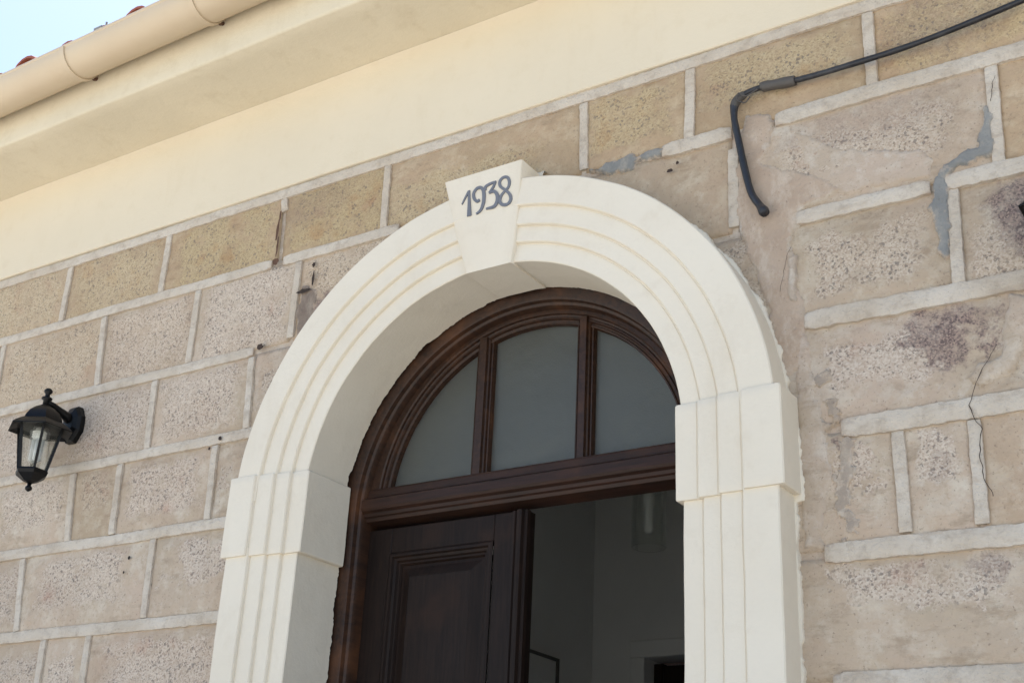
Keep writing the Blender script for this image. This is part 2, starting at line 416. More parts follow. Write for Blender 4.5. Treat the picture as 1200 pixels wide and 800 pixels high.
LOOK = {
 (0, 3): S((.5, .5), (.56, .58), .75), (0, 4): S((.55, .5), (.50, .56), .95, None), (0, 5): S((.55, .55), (.60, .6), .95, (.3, .7), (.4, .3), .25),
 (0, 2): S((.5, .5), (.58, .56), .6), (0, 6): S((.4, .3), (.5, .4), .85), (0, 7): S((.45, .55), (.5, .4), .9),
 (0, 8): S((.48, .62), (.47, .34), .8), (0, 9): S((.45, .5), (.5, .42), .95, (.35, .6), (.35, .5), .35),
 (1, 2): S((.5, .5), (.56, .5), .4), (1, 3): S((.5, .5), (.56, .52), .12), (1, 4): S((.52, .5), (.52, .56), .0), (1, 5): S((.2, .7), (.2, .3), .3, (.1, .35), (.06, .2), .8),
 (1, 7): S((.52, .52), (.40, .30), .15, (.55, .75), (.4, .25), .28), (1, 8): S((.5, .5), (.4, .4), .85), (1, 6): S((.5, .5), (.1, .1), .4),
 (2, 3): S((.6, .5), (.46, .5), .0), (2, 4): S((.5, .52), (.50, .46), .0), (2, 2): S((.5, .5), (.5, .5), .05),
 (2, 7): S((.5, .50), (.38, .34), .0), (2, 8): S((.3, .3), (.3, .3), .1, (.36, .60), (.26, .40), .9),
 (2, 5): S((.1, .5), (.1, .3), .1),
 (3, 2): S((.6, .6), (.45, .35), .0), (3, 3): S((.5, .66), (.36, .28), .15), (3, 4): S((.5, .55), (.46, .38), .0), (3, 5): S((.05, .5), (.02, .2), .0),
 (3, 6): S((.742, .55), (.115, .26), .0, (.825, .62), (.075, .34), .92),
 (4, 2): S((.6, .5), (.5, .4), .0), (4, 3): S((.48, .60), (.40, .34), .0, (.45, .55), (.25, .12), .0), (4, 4): S((.18, .62), (.11, .28), .0),
 (4, 5): S((.885, .64), (.065, .22), .0, (.892, .9), (.03, .09), .85), (4, 6): S((.5, .66), (.34, .22), .0, (.5, .6), (.2, .14), .25), (4, 7): S((.5, .5), (.06, .06), .35),
 (5, 2): S((.5, .45), (.55, .4), .0), (5, 3): S((.5, .4), (.36, .4), .0), (5, 4): S((.5, .45), (.48, .46), .0),
 (5, 6): S((.70, .70), (.14, .20), .0, (.78, .78), (.035, .16), .45), (5, 5): S((.2, .5), (.1, .2), .0),
}
YST = .0
def stone(quad, look, idx, gap=.010):
    (ax, az), (bx, bz), (cx, cz), (dx, dz) = quad            # tl tr br bl
    w, hgt = bx - ax, az - dz
    inview = -2.8 < (ax + bx) / 2 < 1.9 and az > 2.05
    st = .016 if inview else .05
    nu, nv = max(4, int(w / st)), max(4, int(hgt / st))
    rec = .0045 + .0035 * random.random()
    v, f, uvs = [], [], []
    def P(u, t):
        x = (ax * (1 - u) + bx * u) * t + (dx * (1 - u) + cx * u) * (1 - t)
        z = (az * (1 - u) + bz * u) * t + (dz * (1 - u) + cz * u) * (1 - t)
        return x, z
    gu, gv = gap / w, gap / hgt
    for j in range(nv + 3):
        for i in range(nu + 3):
            u = gu + (1 - 2 * gu) * min(max((i - 1) / nu, 0), 1); t = gv + (1 - 2 * gv) * min(max((j - 1) / nv, 0), 1)
            x, z = P(u, t)
            if i in (0, nu + 2) or j in (0, nv + 2): y = .03
            else:
                e = min(u * w, (1 - u) * w, t * hgt, (1 - t) * hgt)
                k = min(1, e / .06)
                y = rec - .003 - k * (.004 + .0085 * (fb(x, idx, z, 7, 5) * .5 + .35)) - .0030 * fb(x, idx + 3, z, 30, 3)
            v.append((x, y, z)); uvs.append((u, t))
    m = nu + 3
    for j in range(nv + 2):
        for i in range(m - 1):
            q_ = (j * m + i, j * m + i + 1, (j + 1) * m + i + 1, (j + 1) * m + i)
            if all(in_opening(v[k][0], v[k][2], .80) for k in q_): continue
            f.append(q_)
    if not f: return None
    used = sorted({k for q_ in f for k in q_}); re = {k: n for n, k in enumerate(used)}
    o = make('stone', [v[k] for k in used], [tuple(re[k] for k in q_) for q_ in f], 'granite', wall, True)
    ul = o.data.uv_layers.new(name='UVMap')
    for lp in o.data.loops: ul.data[lp.index].uv = uvs[used[lp.vertex_index]]
    for k, val in look.items(): o[k] = val
    return o
idx = 0
for r, js in J.items():
    zt, zb = ROWS[r], ROWS[r + 1]
    for k, (a, b_) in enumerate(zip(js, js[1:])):
        idx += 1
        lk = LOOK.get((r, k)) or S((.5, .5), (.45 + .15 * random.random(), .4 + .15 * random.random()), [.8, .3, .05, .05, 0, 0, 0][r])
        stone(((a[0], zt), (b_[0], zt), (b_[1], zb), (a[1], zb)), lk, idx)

# ---- raised mortar ribbons
def ribbon(p0, p1, w, thick=.009, ends=(0, 0), seed=0):
    p0, p1 = Vector((p0[0], 0, p0[1])), Vector((p1[0], 0, p1[1]))
    L = (p1 - p0).length; t = (p1 - p0) / L; nrm = Vector((-t.z, 0, t.x))
    n = max(3, int(L / .009)); v, f, ek = [], [], []
    for i in range(n + 1):
        s = L * i / n; c = p0 + t * s
        c = c + nrm * (.006 * nz(c.x, seed, c.z, 2.2))
        wl = w / 2 * (1 + .08 * fb(c.x, seed, c.z, 16, 3) + .10 * fb(c.x, seed + 4, c.z, 70, 2)); wr = w / 2 * (1 + .08 * fb(c.x + 7, seed, c.z, 16, 3) + .10 * fb(c.x, seed + 9, c.z, 70, 2))
        e = 1.0
        if ends[0] and s < .03: e = min(e, .80 + s / .03 * .2)
        if ends[1] and L - s < .03: e = min(e, .80 + (L - s) / .03 * .2)
        hgt = thick * (1 + .25 * fb(c.x, seed + 2, c.z, 9, 3))
        bat = .5 if (i in (0, n)) else 1
        for off_, y in ((-wl * e, .012), (-wl * e + .002, -hgt * .75 * bat), (-wl * e * .6, -hgt * bat), (0, -hgt * 1.12 * bat), (wr * e * .6, -hgt * bat), (wr * e - .002, -hgt * .75 * bat), (wr * e, .012)):
            ek.append(min(1.0, (.35 + 1.3 * min(s if ends[0] else 9, L - s if ends[1] else 9) / .10)) * (.5 if abs(off_) > .9 * min(wl, wr) * e else 1.0))
            q_ = c + nrm * off_; v.append((q_.x, y - .002 + .001 * nz(q_.x, seed, q_.z, 60), q_.z))
    for i in range(n):
        for j in range(6):
            f.append((i * 7 + j, i * 7 + j + 1, (i + 1) * 7 + j + 1, (i + 1) * 7 + j))
    f.append(tuple(range(7))); f.append(tuple(n * 7 + j for j in reversed(range(7))))
    o = make('mortar_joint', v, f, 'mortar', wall)
    at = o.data.attributes.new('edge', 'FLOAT', 'POINT'); at.data.foreach_set('value', ek)
    autosmooth(o, 50)
    return o
HJ = {0: [(-3.7, 2.75, .044)], 1: [(-3.7, -1.03, .041), (-.975, -.45, .042), (.545, .77, .05), (.905, 2.75, .050)],
      2: [(-3.7, -1.062, .040), (.952, 1.318, .046), (1.352, 2.75, .05)], 3: [(-3.7, -.85, .040), (.962, 2.75, .055)],
      4: [(-3.7, -.85, .042), (1.045, 2.75, .056)], 5: [(-3.7, -.80, .043), (.985, 2.75, .052)], 6: [(-3.7, -.80, .046), (.99, 2.75, .056)]}
sd_ = 1
for r, segs in HJ.items():
    for a, b_, w in segs:
        sd_ += 3; ribbon((a, ROWS[r]), (b_, ROWS[r]), w, (.007 if a < 0 else .010), (a > -3, b_ < 2.5), sd_)
for r, js in J.items():
    for k, (xt, xb) in enumerate(js[1:-1]):
        if in_opening((xt + xb) / 2, (ROWS[r] + ROWS[r + 1]) / 2, .85): continue
        sd_ += 3
        zt, zb = ROWS[r] - .021, ROWS[r + 1] + .021
        if r == 0 and -1.1 < xt < -.9: zb = 3.872
        if r == 2 and .85 < xt < .95: continue
        if r == 3 and 0 < xt < 1.7: continue
        if r == 4 and 1 < xt < 1.5: zt -= .01; zb += .012
        if r == 5 and -1 < xt < -.9: continue
        if r == 1 and xt < .8 and xt > .7: zt, zb = 3.60, 3.345
        ribbon((xt + (xb - xt) * .06, zt), (xt + (xb - xt) * .94, zb), .032 if xt < .3 else .035, .0065, (0, 0), sd_)

# ---- plaster smears, cement repairs, holes
def pdist(poly, x, z):
    ins = False; best = 9
    for (ax, az), (bx, bz) in zip(poly, poly[1:] + poly[:1]):
        if (az > z) != (bz > z) and x < (bx - ax) * (z - az) / (bz - az) + ax: ins = not ins
        dx, dz = bx - ax, bz - az; t = max(0, min(1, ((x - ax) * dx + (z - az) * dz) / (dx * dx + dz * dz + 1e-12)))
        best = min(best, math.hypot(x - ax - t * dx, z - az - t * dz))
    return best if ins else -best
def patch(name, poly, mat, thick=.005, base=-.006, step=.007, rough=.012, soft=.02):
    x0 = min(p[0] for p in poly) - .03; x1 = max(p[0] for p in poly) + .03; z0 = min(p[1] for p in poly) - .03; z1 = max(p[1] for p in poly) + .03
    nx, nzz = int((x1 - x0) / step), int((z1 - z0) / step); v = {}; vs = []; ks = []; f = []
    def get(i, j):
        if (i, j) in v: return v[(i, j)]
        x, z = x0 + i * step, z0 + j * step
        d = pdist(poly, x, z) + rough * fb(x, 3, z, 22, 4)
        k = max(0, min(1, (d + .004) / soft)); k = k * k * (3 - 2 * k)
        y = .008 - (.008 - base) * min(1, k * 3) - thick * k - .0018 * fb(x, 8, z, 18, 4) * k
        vs.append((x, y, z)); ks.append(max(0, min(1, (d + .004) / .035))); v[(i, j)] = (len(vs) - 1, d); return v[(i, j)]
    for j in range(nzz):
        for i in range(nx):
            q_ = [get(i, j), get(i + 1, j), get(i + 1, j + 1), get(i, j + 1)]
            if max(t[1] for t in q_) > -.002: f.append(tuple(t[0] for t in q_))
    used = sorted({k for q_ in f for k in q_}); re = {k: n for n, k in enumerate(used)}
    o = make(name, [vs[k] for k in used], [tuple(re[k] for k in q_) for q_ in f], mat, wall, True)
    at = o.data.attributes.new('edge', 'FLOAT', 'POINT'); at.data.foreach_set('value', [ks[k] for k in used])
    return o
patch('plaster_patch', [(.784, 3.623), (.812, 3.702), (.894, 3.69), (.902, 3.624), (.862, 3.528), (.966, 3.47), (1.062, 3.42), (1.095, 3.373), (.973, 3.34), (.94, 3.274), (.946, 3.181), (.96, 3.076), (.972, 2.962), (.951, 2.881), (.90, 2.84), (.86, 3.069), (.80, 3.264), (.777, 3.351)], 'brown_plaster', .004)
cem = [[(1.4798, 3.531), (1.4872, 3.497), (1.4879, 3.4191), (1.4865, 3.3634), (1.4536, 3.3732), (1.4201, 3.3577), (1.3827, 3.3483), (1.3582, 3.3171), (1.3429, 3.3419), (1.3562, 3.3688), (1.3909, 3.392), (1.4457, 3.4012), (1.4614, 3.4532)],
       [(1.3369, 3.34), (1.3671, 3.3396), (1.359, 3.204), (1.3525, 3.1079), (1.3343, 3.093), (1.3213, 3.1399), (1.3228, 3.2086), (1.3125, 3.2413), (1.3209, 3.2894)],
       [(.30, 3.665), (.4135, 3.6792), (.55, 3.668), (.5443, 3.648), (.4579, 3.6477), (.4435, 3.6309), (.36, 3.628)],
       [(-.8666, 3.53), (-.83, 3.53), (-.789, 3.50), (-.7891, 3.4577), (-.80, 3.3), (-.8599, 3.33), (-.8762, 3.4108)]]
for k, pl in enumerate(cem): patch('cement_and_shade_patch', pl, 'cement' if k < 3 else 'shaded_old_plaster', .004, -.008 if k < 3 else -.004, .005, .016, .014)  # last outline is the hole, its shade painted as colour; the rest are cement
patch('plaster_patch', [(1.4762, 2.984), (1.5137, 2.964), (1.56, 2.92), (1.5006, 2.84), (1.4746, 2.77), (1.3943, 2.752), (1.356, 2.775), (1.3985, 2.808), (1.4397, 2.8224), (1.4572, 2.8972)], 'smear_plaster', .005)
patch('plaster_patch', [(.945, 3.62), (1.10, 3.50), (1.30, 3.44), (1.34, 3.40), (1.32, 3.35), (1.08, 3.36), (1.0, 3.42)], 'smear_plaster', .002)
patch('mortar_patch', [(.9253, 3.2071), (.948, 3.2058), (.9459, 3.069), (.9247, 3.0743)], 'mortar', .006, -.008, .004, .006, .008)
patch('plaster_patch', [(.93, 2.98), (.97, 2.98), (.99, 2.80), (1.02, 2.60), (.98, 2.40), (.93, 2.40)], 'smear_plaster', .004)
for pl_ in ([(1.025, 2.665), (1.06, 2.66), (1.072, 2.55), (1.062, 2.42), (1.035, 2.41), (1.03, 2.52)], [(.985, 2.86), (1.0, 2.85), (1.005, 2.80), (.985, 2.79)], [(1.0, 2.78), (1.04, 2.775), (1.045, 2.74), (1.01, 2.735)], [(.985, 2.725), (1.045, 2.73), (1.04, 2.695), (.99, 2.69)]):
    patch('cement_smear', pl_, 'smear_grey', .0008, -.0075, .004, .040, .020)
# rusty cavity where a joint has fallen out, and old fixing holes
def cavity(x, z, w, h, seed, mat='rust'):
    v = [(x, -.0140, z)]; n = 14
    for i in range(n):
        a = 2 * math.pi * i / n; k = 1 + .45 * nz(math.cos(a), seed, math.sin(a), 2.1)
        v.append((x + w * k * math.cos(a), -.0142 - .0006 * (i % 2), z + h * k * math.sin(a)))
    make('cavity', v, [(0, 1 + (i + 1) % n, 1 + i) for i in range(n)], mat, wall)
for a in ((-1.010, 3.850, .005, .022, 1), (-1.014, 3.79, .006, .045, 2), (-1.004, 3.72, .005, .04, 3), (-1.003, 3.658, .014, .016, 4)): cavity(*a)
for a in ((-1.022, 3.326, .016, .013, 5), (-.812, 3.60, .008, .010, 6), (-.808, 3.545, .006, .03, 7), (-.845, 3.505, .035, .008, 8), (-1.155, 3.006, .008, .008, 9), (-1.20, 2.975, .006, .006, 10), (-1.52, 2.62, .006, .007, 11), (-1.535, 2.57, .004, .005, 12), (.575, 3.58, .010, .006, 13), (.60, 3.60, .005, .006, 14)):
    cavity(*a, mat='dark_hole')
def crack(pts, w=.0013):
    v, f = [], []
    P_ = []
    for (ax, az), (bx, bz) in zip(pts, pts[1:]):
        for i in range(6): P_.append((ax + (bx - ax) * i / 6, az + (bz - az) * i / 6))
    for i, (x, z) in enumerate(P_):
        x += .006 * fb(x, 1, z, 30, 3); k = w * (.6 + .8 * abs(nz(x, 5, z, 25)))
        v += [(x - k, -.0150, z), (x + k, -.0150, z + .0005)]
        if i: f.append((2 * i - 2, 2 * i - 1, 2 * i + 1, 2 * i))
    make('crack', v, f, 'crack_dark', wall)
crack([(1.44, 2.845), (1.3949, 2.7806), (1.3775, 2.7441), (1.3616, 2.7032), (1.367, 2.6763), (1.3831, 2.6394), (1.3718, 2.563), (1.3801, 2.51), (1.3949, 2.4671)])
crack([(.9402, 3.2329), (.9241, 3.1977), (.9119, 3.136), (.9008, 3.1001)], .0009)
crack([(1.495, 3.52), (1.50, 3.56), (1.515, 3.60)], .0009)

# ---- eaves: frieze, soffit, fascia
def strip_x(name, prof, mat, jit=.0015, step=.08, z_off=None):
    xs = []; x = X0
    while x < X1 + 1e-6: xs.append(x); x += step
    prof = subdiv_profile(prof, .05); v, f = [], []; m = len(prof)
    for x in xs:
        for y, z in prof: v.append((x, y + jit * fb(x, y, z, 2.2, 3), z + jit * fb(x + 5, y, z, 2.2, 3)))
    for i in range(len(xs) - 1):
        for j in range(m - 1): f.append((i * m + j, i * m + j + 1, (i + 1) * m + j + 1, (i + 1) * m + j))
    o = make(name, v, f, mat, house); autosmooth(o, 40); return o
strip_x('frieze', [(.05, 3.969), (-.015, 3.969), (-.018, 3.972), (-.018, 4.385), (-.022, 4.393), (.02, 4.397)], 'cream_paint')
strip_x('soffit', [(0, 4.394), (-.314, 4.394), (-.321, 4.398), (-.324, 4.406), (-.32, 4.42)], 'soffit_paint', .002)
strip_x('fascia', [(-.315, 4.40), (-.3235, 4.406), (-.325, 4.415), (-.325, 4.70), (-.20, 4.70)], 'soffit_paint', .002)

# ---- roof with barrel tiles
def roof_z(y): return 4.60 + (y + .44) * .36
b = MB()
b.add([(X0 - .1, -.36, 4.625), (X1 + .1, -.36, 4.625), (X1 + .1, 3, roof_z(3)), (X0 - .1, 3, roof_z(3)), (X0 - .1, 6.4, 4.62), (X1 + .1, 6.4, 4.62),
       (X0 - .1, -.36, 4.70), (X1 + .1, -.36, 4.70), (X1 + .1, 3, roof_z(3) + .08), (X0 - .1, 3, roof_z(3) + .08), (X0 - .1, 6.4, 4.70), (X1 + .1, 6.4, 4.70)],
      [(0, 1, 2, 3), (3, 2, 5, 4), (6, 9, 8, 7), (9, 10, 11, 8), (0, 6, 7, 1), (4, 5, 11, 10), (0, 3, 9, 6), (3, 4, 10, 9), (1, 7, 8, 2), (2, 8, 11, 5)])
roof = b.build('roof', 'terracotta', house)
def tile_mesh():
    v, f = [], []; n = 9
    for s in (0, 1):
        y = s * .42; rr = .062 - .012 * s
        for t in (0, .012):
            for i in range(n):
                a = math.pi * i / (n - 1); v.append(((rr + t) * math.cos(a), y, (rr + t) * math.sin(a) + .36 * y))
    for i in range(n - 1):
        f += [(i, i + 1, 2 * n + i + 1, 2 * n + i), (n + i, 3 * n + i, 3 * n + i + 1, n + i + 1), (i, n + i, n + i + 1, i + 1), (2 * n + i, 2 * n + i + 1, 3 * n + i + 1, 3 * n + i)]
    f += [(0, 2 * n, 3 * n, n), (n - 1, 2 * n - 1, 4 * n - 1, 3 * n - 1)]
    o = make('roof_tile', v, f, 'terracotta', roof); autosmooth(o); return o
t0 = tile_mesh(); first = True
for row in range(3):
    for k in range(26):
        x = -3.9 + k * .2185 + .012 * random.uniform(-1, 1)
        o = t0 if first else t0.copy()
        if not first: col.objects.link(o); o.parent = roof
        first = False
        y = -.435 + row * .34 + .015 * random.uniform(-1, 1)
        o.location = (x, y, 4.620 + (y + .435) * .36 + .03 * (row > 0) + random.uniform(-.004, .004)); o.rotation_euler = (0, 0, random.uniform(-.04, .04))
b = MB(); b.box(-1.735, -1.69, -.45, -.40, 4.60, 4.672); b.tube([(-1.70, -.42, 4.66), (-1.69, -.43, 4.70)], .004, 6)
b.build('mortar_bedding', 'mortar_grey', roof)

# ------------------------------------------------------------------ gutter
gut = tag(empty('roof_gutter', (0, -.419, 4.49)), 'beige half round rain gutter hung along the eaves', 'gutter')
GR, GY, GZ = .085, -.419, 4.5785
def gz(x): return GZ + .012 * (x + 2.0)
def gutter_strip(name, prof, x0, x1, mat, step=.1):
    n = max(1, int((x1 - x0) / step)); v, f = [], []; m = len(prof)
    for i in range(n + 1):
        x = x0 + (x1 - x0) * i / n
        for y, z in prof: v.append((x, y + GY + .419, z + gz(x) - 4.49))
    for i in range(n):
        for j in range(m): f.append((i * m + j, i * m + (j + 1) % m, (i + 1) * m + (j + 1) % m, (i + 1) * m + j))
    f.append(tuple(range(m))); f.append(tuple(n * m + j for j in reversed(range(m))))
    o = make(name, v, f, mat, gut); autosmooth(o, 40); return o
def arc_prof(r, th, a0=180, a1=360, n=20):
    o_ = [(r * math.cos(R(a0 + (a1 - a0) * i / n)), r * math.sin(R(a0 + (a1 - a0) * i / n))) for i in range(n + 1)]
    i_ = [((r - th) * math.cos(R(a0 + (a1 - a0) * i / n)), (r - th) * math.sin(R(a0 + (a1 - a0) * i / n))) for i in range(n, -1, -1)]
    return o_ + i_
gutter_strip('channel', arc_prof(GR, .003), X0, X1, 'beige_metal')
gutter_strip('lip', [(-GR + .005 + .009 * math.cos(R(a)), .003 + .009 * math.sin(R(a))) for a in range(0, 360, 36)], X0, X1, 'beige_metal')
for k in range(-7, 10):
    x = -1.83 + .70 * k
    if not X0 < x < X1: continue
    br = gutter_strip('gutter_bracket', arc_prof(GR + .006, .005), x - .012, x + .012, 'beige_metal', .02)
    c = gutter_strip('bracket_hook', [(GR + .002, .01), (GR + .010, .01), (GR + .010, -.035), (GR + .002, -.035)], x - .010, x + .012, 'beige_metal', .02)
    c.parent = br
    s = MB(); s.tube([(x + .004, GY + .419 + GR - .008, gz(x) - 4.49 - .052), (x + .004, GY + .419 + GR + .01, gz(x) - 4.49 - .040)], .007, 8)
    so = s.build('screw', 'rust', br)

# ------------------------------------------------------------------ door surround
steps = [(.657, .118), (.657, -.079), (.660, -.082), (.711, -.082), (.713, -.0800), (.7165, -.0800), (.7185, -.090), (.721, -.093), (.765, -.093), (.767, -.0910), (.7705, -.0910), (.7725, -.101), (.775, -.104), (.827, -.104), (.829, -.1020), (.8325, -.1020), (.8345, -.112), (.837, -.115), (.9265, -.115), (.930, -.1115), (.930, .03)]
prof = subdiv_profile(steps, .022)
def ragged(pi, x, z):
    return (.004 * fb(x, 2, z, 22, 4) + .003 * fb(x, 6, z, 120, 3) - .016 * max(0, fb(x, 9, z, 9, 4) - .25) if pi == 0 else (.004 * fb(x, 2, z, 34, 3) if pi == 1 else 0))
ar = [((AX, AZ), (math.cos(R(180 - 180 * i / 400)), math.sin(R(180 - 180 * i / 400)))) for i in range(401)]
v, f = sweep([(.667, .118)] + prof, ar, .0015, False, lambda pi, x, z: ragged(max(0, pi - 1), x, z))
surround = make('door_surround', v, f, 'ivory_paint', house); autosmooth(surround, 28)
for sgn, nm in ((-1, 'jamb'), (1, 'jamb')):
    st = [((AX, z), (sgn, 0)) for z in [1.6 * i / 20 for i in range(20)] + [1.6 + .96 * i / 200 for i in range(201)]]
    v, f = sweep([(.667, .118)] + prof, st, .0015, False, lambda pi, x, z: ragged(max(0, pi - 1), x, z))
    o = make('jamb', v, f, 'ivory_paint', surround); autosmooth(o, 28)
for sgn in (-1, 1):
    pi_ = []
    for r, y in steps:
        rr = r - .018 if r < .66 else (r + .018 if r > .9 else r - .018 + .036 * (r - .66) / .27)
        pi_.append((rr, y - .009 if y < 0 else y))
    pi_ = subdiv_profile(pi_, .022)
    v, f = [], []; m = len(pi_)
    zs = [(2.528, -.012), (2.540, 0), (2.545, .001)] + [2.545 + (2.795 - 2.545) * i / 12 for i in range(1, 13)]
    rows = [(2.5355, 1.05), (2.5365, .12), (2.540, 0)] + [(2.54 + .256 * i / 12, 0) for i in range(1, 12)] + [(2.7965, 0), (2.800, .2), (2.801, 1.0)]
    for z, k in rows:
        for (r, y) in pi_:
            cr_ = r + (.018 * k if r < .66 else (-.018 * k if r > .9 else 0)); yy = y + (.009 * k if y < 0 else 0)
            jx = .0014 * fb(r * sgn, yy, z, 6, 3)
            v.append((AX + sgn * (cr_ + jx), yy + .002 * fb(r * sgn + 4, yy, z, 6, 3), z))
    for i in range(len(rows) - 1):
        for j in range(m - 1): f.append((i * m + j, i * m + j + 1, (i + 1) * m + j + 1, (i + 1) * m + j))
    f.append(tuple(range(m)));  f.append(tuple((len(rows) - 1) * m + j for j in reversed(range(m))))
    o = make('impost', v, f, 'ivory_paint', surround)
    bmm = bmesh.new(); bmm.from_mesh(o.data); bmesh.ops.triangulate(bmm, faces=[q_ for q_ in bmm.faces if len(q_.verts) > 4]); bmm.to_mesh(o.data); bmm.free()
    autosmooth(o, 28)
# ragged plaster and paint where the surround meets the stone
v, f = [], []
stf = []
zz = 1.7
while zz < AZ: stf.append(((AX, zz), (-1, 0))); zz += .004
for i in range(721): a = R(180 - i * .25); stf.append(((AX, AZ), (math.cos(a), math.sin(a))))
zz = AZ - .004
while zz > 1.7: stf.append(((AX, zz), (1, 0))); zz -= .004
for (o_, d_) in stf:
    px, pz = o_[0] + d_[0], o_[1] + d_[1]
    ex_ = max(.001, .005 + .009 * fb(px, 1, pz, 16, 4) + .004 * fb(px, 4, pz, 70, 4))
    if 2.52 < pz < 2.80 and abs(d_[1]) < 1e-6: ex_ += .018
    for r, y in ((.92, -.018), (.930 + ex_ * .45, -.0160), (.930 + ex_ * .85, -.0135), (.930 + ex_, -.010), (.930 + ex_ + .001, .006)):
        v.append((o_[0] + d_[0] * r, y + .0015 * nz(px, r * 40, pz, 30), o_[1] + d_[1] * r))
for i in range(len(stf) - 1):
    for j in range(4): f.append((i * 5 + j, i * 5 + j + 1, (i + 1) * 5 + j + 1, (i + 1) * 5 + j))
o = make('plaster_edge', v, f, 'ivory_paint', surround); autosmooth(o, 60)

# keystone with the painted year
kp = []   # half-width left/right by height
kz = [(3.358, -.089, .078), (3.42, -.106, .090), (3.50, -.128, .101), (3.60, -.150, .113), (3.690, -.172, .124)]
v, f = [], []
for z, xl, xr in kz:
    k = (z - 3.358) / .332; yf = -.094 - .036 * k
    zc = .0
    row_ = [(xl - .001, .10, z), (xl, -.05, z), (xl, yf + .004, z), (xl + .004, yf, z)] + [(xl + (xr - xl) * t, yf, z) for t in (.25, .5, .75)] + [(xr - .004, yf, z), (xr, yf + .004, z), (xr, -.05, z), (xr + .001, .10, z)]
    v += row_
m = 11
for i in range(len(kz) - 1):
    for j in range(m - 1): f.append((i * m + j, i * m + j + 1, (i + 1) * m + j + 1, (i + 1) * m + j))
f.append(tuple(range(m))); f.append(tuple((len(kz) - 1) * m + j for j in reversed(range(m))))
key = make('keystone', v, f, 'ivory_paint', house); autosmooth(key, 50)
# soffit of the keystone running back under the arch
b = MB(); n = 8
def sof(xa, y, r): return (xa, y, AZ + math.sqrt(r * r - (xa - AX) ** 2))
for y in (-.092, .0, .112):
    for i in range(n + 1):
        k_ = 1 if y < .1 else .98
        b.v.append(sof((-.089 + .167 * i / n) * k_, y, .653))
for s_ in range(2):
    for i in range(n): b.f.append((s_ * (n + 1) + i, s_ * (n + 1) + i + 1, (s_ + 1) * (n + 1) + i + 1, (s_ + 1) * (n + 1) + i))
k0 = len(b.v)
for e_ in (0, n):
    xs = -.089 if e_ == 0 else .078
    q_ = [sof(xs, -.092, .653), sof(xs, .112, .653), sof(xs, .112, .67), sof(xs, -.092, .67)]
    b.add(q_, [(0, 1, 2, 3)])
o = b.build('keystone_soffit', 'ivory_paint', key); fix_normals(o)
# ragged top of the keystone
v, f = [], []; n = 70
for i in range(n + 1):
    x = -.178 + .318 * i / n; e_ = .012 + .012 * fb(x, 3, 1, 20, 4) + .006 * fb(x, 5, 1, 80, 2)
    for z, y in ((3.66, -.03), (3.688, -.03), (3.690 + e_, -.022), (3.692 + e_, .004)): v.append((x, y - .002 * fb(x, z, 2, 30, 2), z))
for i in range(n):
    for j in range(3): f.append((i * 4 + j, i * 4 + j + 1, (i + 1) * 4 + j + 1, (i + 1) * 4 + j))
o = make('plaster_edge', v, f, 'ivory_paint', key); autosmooth(o, 60)

def catmull(p, n=8):
    if len(p) < 3: return [tuple(p[0][k] + (p[1][k] - p[0][k]) * i / n for k in range(3)) for i in range(n + 1)]
    q_ = [p[0]] + p + [p[-1]]; out = []
    for i in range(1, len(q_) - 2):
        a, b_, c_, d_ = q_[i - 1:i + 3]
        for s in range(n):
            t = s / n
            out.append(tuple(.5 * (2 * b_[k] + (c_[k] - a[k]) * t + (2 * a[k] - 5 * b_[k] + 4 * c_[k] - d_[k]) * t * t + (3 * b_[k] - a[k] - 3 * c_[k] + d_[k]) * t ** 3) for k in range(3)))
    out.append(tuple(p[-1])); return out
def numeral(strokes, label):
    b = MB()
    for si, st in enumerate(strokes):
        pp = catmull(st, 8); L = []; m = len(pp)
        for i, (x, z, w) in enumerate(pp):
            a, c_ = pp[max(i - 1, 0)], pp[min(i + 1, m - 1)]
            tx, tz = c_[0] - a[0], c_[1] - a[1]; l = math.hypot(tx, tz) or 1; nx_, nz_ = -tz / l, tx / l
            yk = -.0945 - .036 * (z - 3.358) / .332
            y0, y1 = yk + .003, yk - .0028 - .0008 * i / m - .0004 * si
            L.append([(x + nx_ * w / 2, y0, z + nz_ * w / 2), (x + nx_ * w * .46, y1, z + nz_ * w * .46), (x - nx_ * w * .46, y1, z - nz_ * w * .46), (x - nx_ * w / 2, y0, z - nz_ * w / 2)])
        k = len(b.v)
        for q_ in L: b.v += q_
        for i in range(m - 1):
            for j in range(3): b.f.append((k + i * 4 + j, k + i * 4 + j + 1, k + (i + 1) * 4 + j + 1, k + (i + 1) * 4 + j))
        b.f.append((k, k + 1, k + 2, k + 3)); b.f.append((k + 4 * m - 1, k + 4 * m - 2, k + 4 * m - 3, k + 4 * m - 4))
    o = b.build('numeral', 'grey_numeral', key); o['label'] = label; fix_normals(o)
W_ = .0105
def ws(pts, w): return [(x, z, w[min(i, len(w) - 1)] if hasattr(w, '__len__') else w) for i, (x, z) in enumerate(pts)]
numeral([ws([(-.1022, 3.5945), (-.0895, 3.6138), (-.0757, 3.6322)], [.004, .0065, .009]), ws([(-.0745, 3.6355), (-.0740, 3.5913), (-.0738, 3.5475)], [.007, .011, .0165])], 'grey painted numeral one')
numeral([ws([(-.0347, 3.5935), (-.0434, 3.5902), (-.0543, 3.6015), (-.0572, 3.6197), (-.047, 3.6332), (-.0322, 3.6347), (-.0211, 3.6233), (-.0177, 3.6017), (-.0208, 3.5768), (-.0307, 3.5564), (-.0469, 3.548)], [.010, .010, .0105, .0105, .0105, .011, .0115, .0125, .012, .010, .007])], 'grey painted numeral nine')
